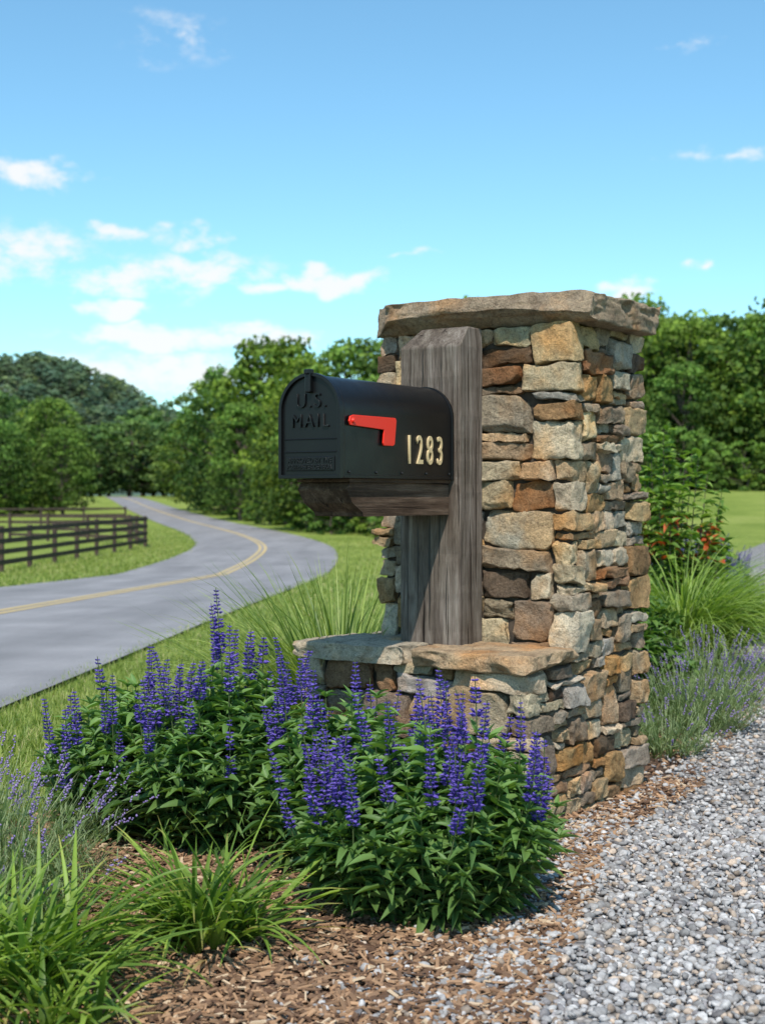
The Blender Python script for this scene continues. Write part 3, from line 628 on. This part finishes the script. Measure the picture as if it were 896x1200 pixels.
# ---------------------------------------------------------------- trees
QD=np.array([(-.5,0,0),(0,-.35,.08),(.5,0,0),(0,.65,.08)],float);QF=np.array([(0,1,2,3)])
def tube(mb,p0,p1,r0,r1,n=7,mat=1):
    p0=np.array(p0,float);p1=np.array(p1,float);d=(p1-p0)/np.linalg.norm(p1-p0);u=np.cross(d,[.3,.9,.1]);u/=np.linalg.norm(u);v=np.cross(d,u)
    a=np.arange(n)*2*math.pi/n;c=np.cos(a)[:,None]*u+np.sin(a)[:,None]*v
    V=np.concatenate([p0+c*r0,p1+c*r1]);mb.add(V,[(k,(k+1)%n,n+(k+1)%n,n+k) for k in range(n)],(1,1,1),mat)
def tree_mesh(name,H,cr,z0,ncl,nl,leaf,c0,c1,shape=1.0,csz=(.05,.10)):
    mb=MB();tr=H*.022
    pts=[(0,0,0),(rng.normal(0,.1),rng.normal(0,.1),H*.25),(rng.normal(0,.25),rng.normal(0,.25),H*.55),(rng.normal(0,.3),rng.normal(0,.3),H*.85)]
    for i in range(3): tube(mb,pts[i],pts[i+1],tr*(1-.27*i),tr*(1-.27*(i+1)))
    for i in range(ncl):
        zz=z0+(1-z0)*((i+.5)/ncl);tt=(zz-z0)/(1-z0)
        prof=math.sin(math.pi*min(.97,(.18+.8*tt)**shape))**.6*rng.uniform(.75,1.18)
        a=i*2.4+rng.uniform(-.5,.5);r=cr*prof*math.sqrt(rng.uniform(.25,1))
        c=np.array([math.cos(a)*r,math.sin(a)*r,zz*H*.93]);s=H*rng.uniform(*csz)*(1.1-.35*tt)
        if i%3==0: tube(mb,(c[0]*.08,c[1]*.08,c[2]*.72),c,tr*.3,tr*.08,5)
        m=int(nl*rng.uniform(.6,1.3));d=norm(rng.normal(size=(m,3)));d[:,2]=np.where(d[:,2]<-.3,-d[:,2]*.6,d[:,2]);d=norm(d)
        P=c+d*s*(rng.uniform(.3,1.3,m)**.8)[:,None]*np.array([1.25,1.25,.8])
        up=norm(d+rng.normal(0,.6,(m,3)));dr=norm(np.cross(up,rng.normal(size=(m,3))))
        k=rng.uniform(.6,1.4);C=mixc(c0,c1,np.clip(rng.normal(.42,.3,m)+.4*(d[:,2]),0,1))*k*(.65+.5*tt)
        mb.inst(QD,QF,basis(dr,up,leaf*rng.uniform(.6,1.3,m)),P,C,smooth=False)
    return mb.mesh(name,[M_tree,M_bark])
g0,g1=(.034,.076,.018),(.145,.225,.04)
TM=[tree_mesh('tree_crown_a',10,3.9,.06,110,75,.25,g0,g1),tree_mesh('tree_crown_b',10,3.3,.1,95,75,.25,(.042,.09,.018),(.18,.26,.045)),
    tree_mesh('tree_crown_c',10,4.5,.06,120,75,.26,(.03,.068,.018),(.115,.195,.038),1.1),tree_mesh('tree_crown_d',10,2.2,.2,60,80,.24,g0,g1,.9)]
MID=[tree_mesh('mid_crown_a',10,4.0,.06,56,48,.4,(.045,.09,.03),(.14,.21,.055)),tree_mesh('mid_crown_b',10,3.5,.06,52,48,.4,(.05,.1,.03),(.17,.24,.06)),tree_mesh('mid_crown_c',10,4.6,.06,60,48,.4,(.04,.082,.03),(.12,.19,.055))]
LOW=[tree_mesh('far_crown_a',10,4.2,.05,24,40,.6,(.07,.12,.085),(.14,.205,.12)),tree_mesh('far_crown_b',10,3.5,.05,22,40,.6,(.07,.115,.085),(.135,.19,.12)),tree_mesh('far_crown_c',10,4.8,.05,24,40,.6,(.08,.13,.085),(.165,.225,.125))]  # paler bluish leaf colours paint distance haze into the hill trees
SH=[tree_mesh('shrub_leaves_a',2.5,1.5,.0,36,70,.13,(.055,.115,.022),(.2,.3,.055)),tree_mesh('shrub_leaves_b',2.5,1.9,.0,38,70,.13,(.05,.105,.02),(.155,.25,.045))]
def place(name,me,x,y,h,base=10,wx=1.0,parent=None,dz=-.2):
    o=mkobj(name,me,parent,(x,y,float(gz(x,y))+dz),(0,0,random.uniform(0,6.28)));s=h/base;o.scale=(s*wx,s*wx*random.uniform(.9,1.1),s);return o
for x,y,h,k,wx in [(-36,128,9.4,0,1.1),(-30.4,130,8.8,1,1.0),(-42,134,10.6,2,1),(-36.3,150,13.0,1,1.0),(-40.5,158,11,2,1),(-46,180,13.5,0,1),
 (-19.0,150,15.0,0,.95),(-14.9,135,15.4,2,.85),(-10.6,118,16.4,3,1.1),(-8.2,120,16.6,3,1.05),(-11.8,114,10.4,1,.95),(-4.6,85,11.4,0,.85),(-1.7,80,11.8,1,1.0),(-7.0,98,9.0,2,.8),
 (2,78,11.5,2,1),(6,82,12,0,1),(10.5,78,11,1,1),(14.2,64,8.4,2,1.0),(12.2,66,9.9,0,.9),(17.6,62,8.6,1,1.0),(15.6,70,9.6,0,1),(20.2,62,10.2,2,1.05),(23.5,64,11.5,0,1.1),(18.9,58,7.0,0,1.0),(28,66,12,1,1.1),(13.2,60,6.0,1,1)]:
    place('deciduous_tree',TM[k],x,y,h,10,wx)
fo=empty('forest_treeline')
for i in range(105):
    y=random.uniform(222,300);q=(-.42+.92*(i+random.random())/105);x=q*y
    hh_=random.uniform(11,15.5) if q<-.2 else random.uniform(13,19)
    if y<255 and abs(x-road_x(y))<8: y=275;x=q*y
    place('tree',MID[i%3],x,y,hh_*(y/250)**.8,10,1.35,fo)
for i in range(50):
    y=random.uniform(110,190);q=-.4+.85*(i+random.random())/50;x=q*y
    if q<-.05 and abs(x-road_x(y))<10: continue
    if -.3<q<-.19 and y<170: continue
    if q>-.19 and q<-.1 and y<165: continue
    place('tree',MID[i%3],x,y,random.uniform(.62,.9)*(2.2+.088*y),10,1.05,fo)
for i in range(30):
    y=random.uniform(68,88);x=10+28*(i+random.random())/30;place('tree',MID[i%3],x,y,random.uniform(7.5,10.5),10,1.1,fo)
us=empty('roadside_shrubs')
for i in range(38):
    y=random.uniform(58,140);x=float(road_x(y))+random.uniform(4.8,9.0);place('shrub',SH[i%2],x,y,random.uniform(1.5,3.2),2.5,1,us,-.1)
for i in range(34):
    x=10+24*i/34;place('shrub',SH[i%2],x,random.uniform(56,62),random.uniform(1.6,3),2.5,1,us,-.1)
for i in range(30):
    y=random.uniform(124,150);x=-random.uniform(.245,.34)*y;place('shrub',SH[i%2],x,y,random.uniform(2.2,4.2),2.5,1,us,-.1)
def hz(x,y):
    u=sst(420,520,y)*(1-.3*sst(640,800,y));return gz(x,y)+u*(12+31*sst(-40,-135,x)*1.0+2.5*np.sin(x*.035))
xs=np.linspace(-500,420,90);ys=np.linspace(400,800,40);X,Y=np.meshgrid(xs,ys);mb=MB();mb.add(np.stack([X,Y,hz(X,Y)-.5],-1),grid_faces(40,90))
M_hill,nt,bs=mat('hill_forest_floor');bs.inputs['Base Color'].default_value=(.08,.13,.09,1);bs.inputs['Roughness'].default_value=1  # hill colour lightened too, with the same painted haze
mb.obj('hill',M_hill)
hf=empty('hill_forest')
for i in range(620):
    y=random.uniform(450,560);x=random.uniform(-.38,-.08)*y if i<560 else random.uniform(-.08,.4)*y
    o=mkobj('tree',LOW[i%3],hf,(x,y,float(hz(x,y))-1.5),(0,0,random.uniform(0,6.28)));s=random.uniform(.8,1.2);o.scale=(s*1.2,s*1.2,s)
def bush(name,cx,cy,h,r,n,c0,c1,red=0,leaf=.07):
    mb=MB();g=float(gz(cx,cy));P=[];D=[]
    for i in range(n):
        a=random.uniform(0,6.283);q=math.sqrt(random.random());ex=math.cos(a)*q*r;ey=math.sin(a)*q*r;top=h*(1-.45*q*q)*random.uniform(.75,1.08)
        p0=np.array([cx+ex*.15,cy+ey*.15,g]);p1=np.array([cx+ex*.75,cy+ey*.75,g+top*.55]);p2=np.array([cx+ex,cy+ey,g+top])
        tube(mb,p0,p1,.008,.005,5);tube(mb,p1,p2,.005,.002,5)
        for t in np.linspace(.3,1,14):
            p=p0*(1-t)**2+2*p1*t*(1-t)+p2*t*t
            for j in range(4):
                b=random.uniform(0,6.283);P.append(p);D.append((math.cos(b),math.sin(b),random.uniform(-.2,.9)))
    P=np.array(P);D=np.array(D);N=len(P);up=norm(np.stack([rng.normal(0,.4,N),rng.normal(0,.4,N),np.ones(N)],1));C=mixc(c0,c1,rng.random(N))
    if red: k=(P[:,2]<g+h*.68)&(P[:,2]>g+h*.45)&(rng.random(N)<red);C[k]=mixc((.4,.05,.02),(.6,.16,.05),rng.random(k.sum()))
    sz=leaf*rng.uniform(.6,1.2,N);add_leaves(mb,P,D,up,sz,sz*.5,C);mb.obj(name,[M_leaf,M_bark])
bush('leafy_shrub',2.08,10.0,1.56,.5,60,(.1,.19,.033),(.26,.39,.075),.2,.09)
bush('low_shrub',1.28,6.9,.5,.33,50,(.06,.13,.025),(.15,.25,.05),0,.07)
bush('low_shrub',1.35,7.9,.7,.38,50,(.06,.13,.025),(.15,.25,.05),0,.08)

# ---------------------------------------------------------------- fence
def fence(name,pts,hgt,spacing,rails,pw=.13,col=M_fence):
    e=empty(name);mb=MB();P=np.array(pts,float);prev=None
    for i in range(len(P)-1):
        a,b=P[i],P[i+1];ln=np.linalg.norm(b-a);k=max(1,round(ln/spacing))
        for j in range(k+(i==len(P)-2)):
            p=a+(b-a)*j/k;z=float(gz(p[0],p[1]));box(mb,p[0]-pw/2,p[0]+pw/2,p[1]-pw/2,p[1]+pw/2,z-.1,z+hgt+random.uniform(-.02,.03))
            if prev is not None:
                q,zq=prev;d=(p-q)/np.linalg.norm(p-q);nn=np.array([d[1],-d[0]])*(pw/2+.02)
                for r in range(rails):
                    h=.28+(hgt-.4)*r/(rails-1);th=.02;hh=.07
                    V=[]
                    for pp,zz in((q,zq),(p,z)):
                        for sx_,sz_ in((-1,-1),(1,-1),(1,1),(-1,1)): V.append((pp[0]+nn[0]+d[1]*th*sx_,pp[1]+nn[1]-d[0]*th*sx_,zz+h+hh*sz_))
                    mb.add(V,[(0,1,5,4),(1,2,6,5),(2,3,7,6),(3,0,4,7),(0,3,2,1),(4,5,6,7)],smooth=False)
            prev=(p,z)
    mb.obj('posts_and_rails',col,e)
fence('paddock_fence',[(-13.2,20),(-10.9,36),(-9.9,57),(-11.5,62),(-18,66)],1.3,2.5,4)
fence('paddock_fence',[(-45,88),(-30,95),(-19,101)],1.3,3.0,3)
print('built')
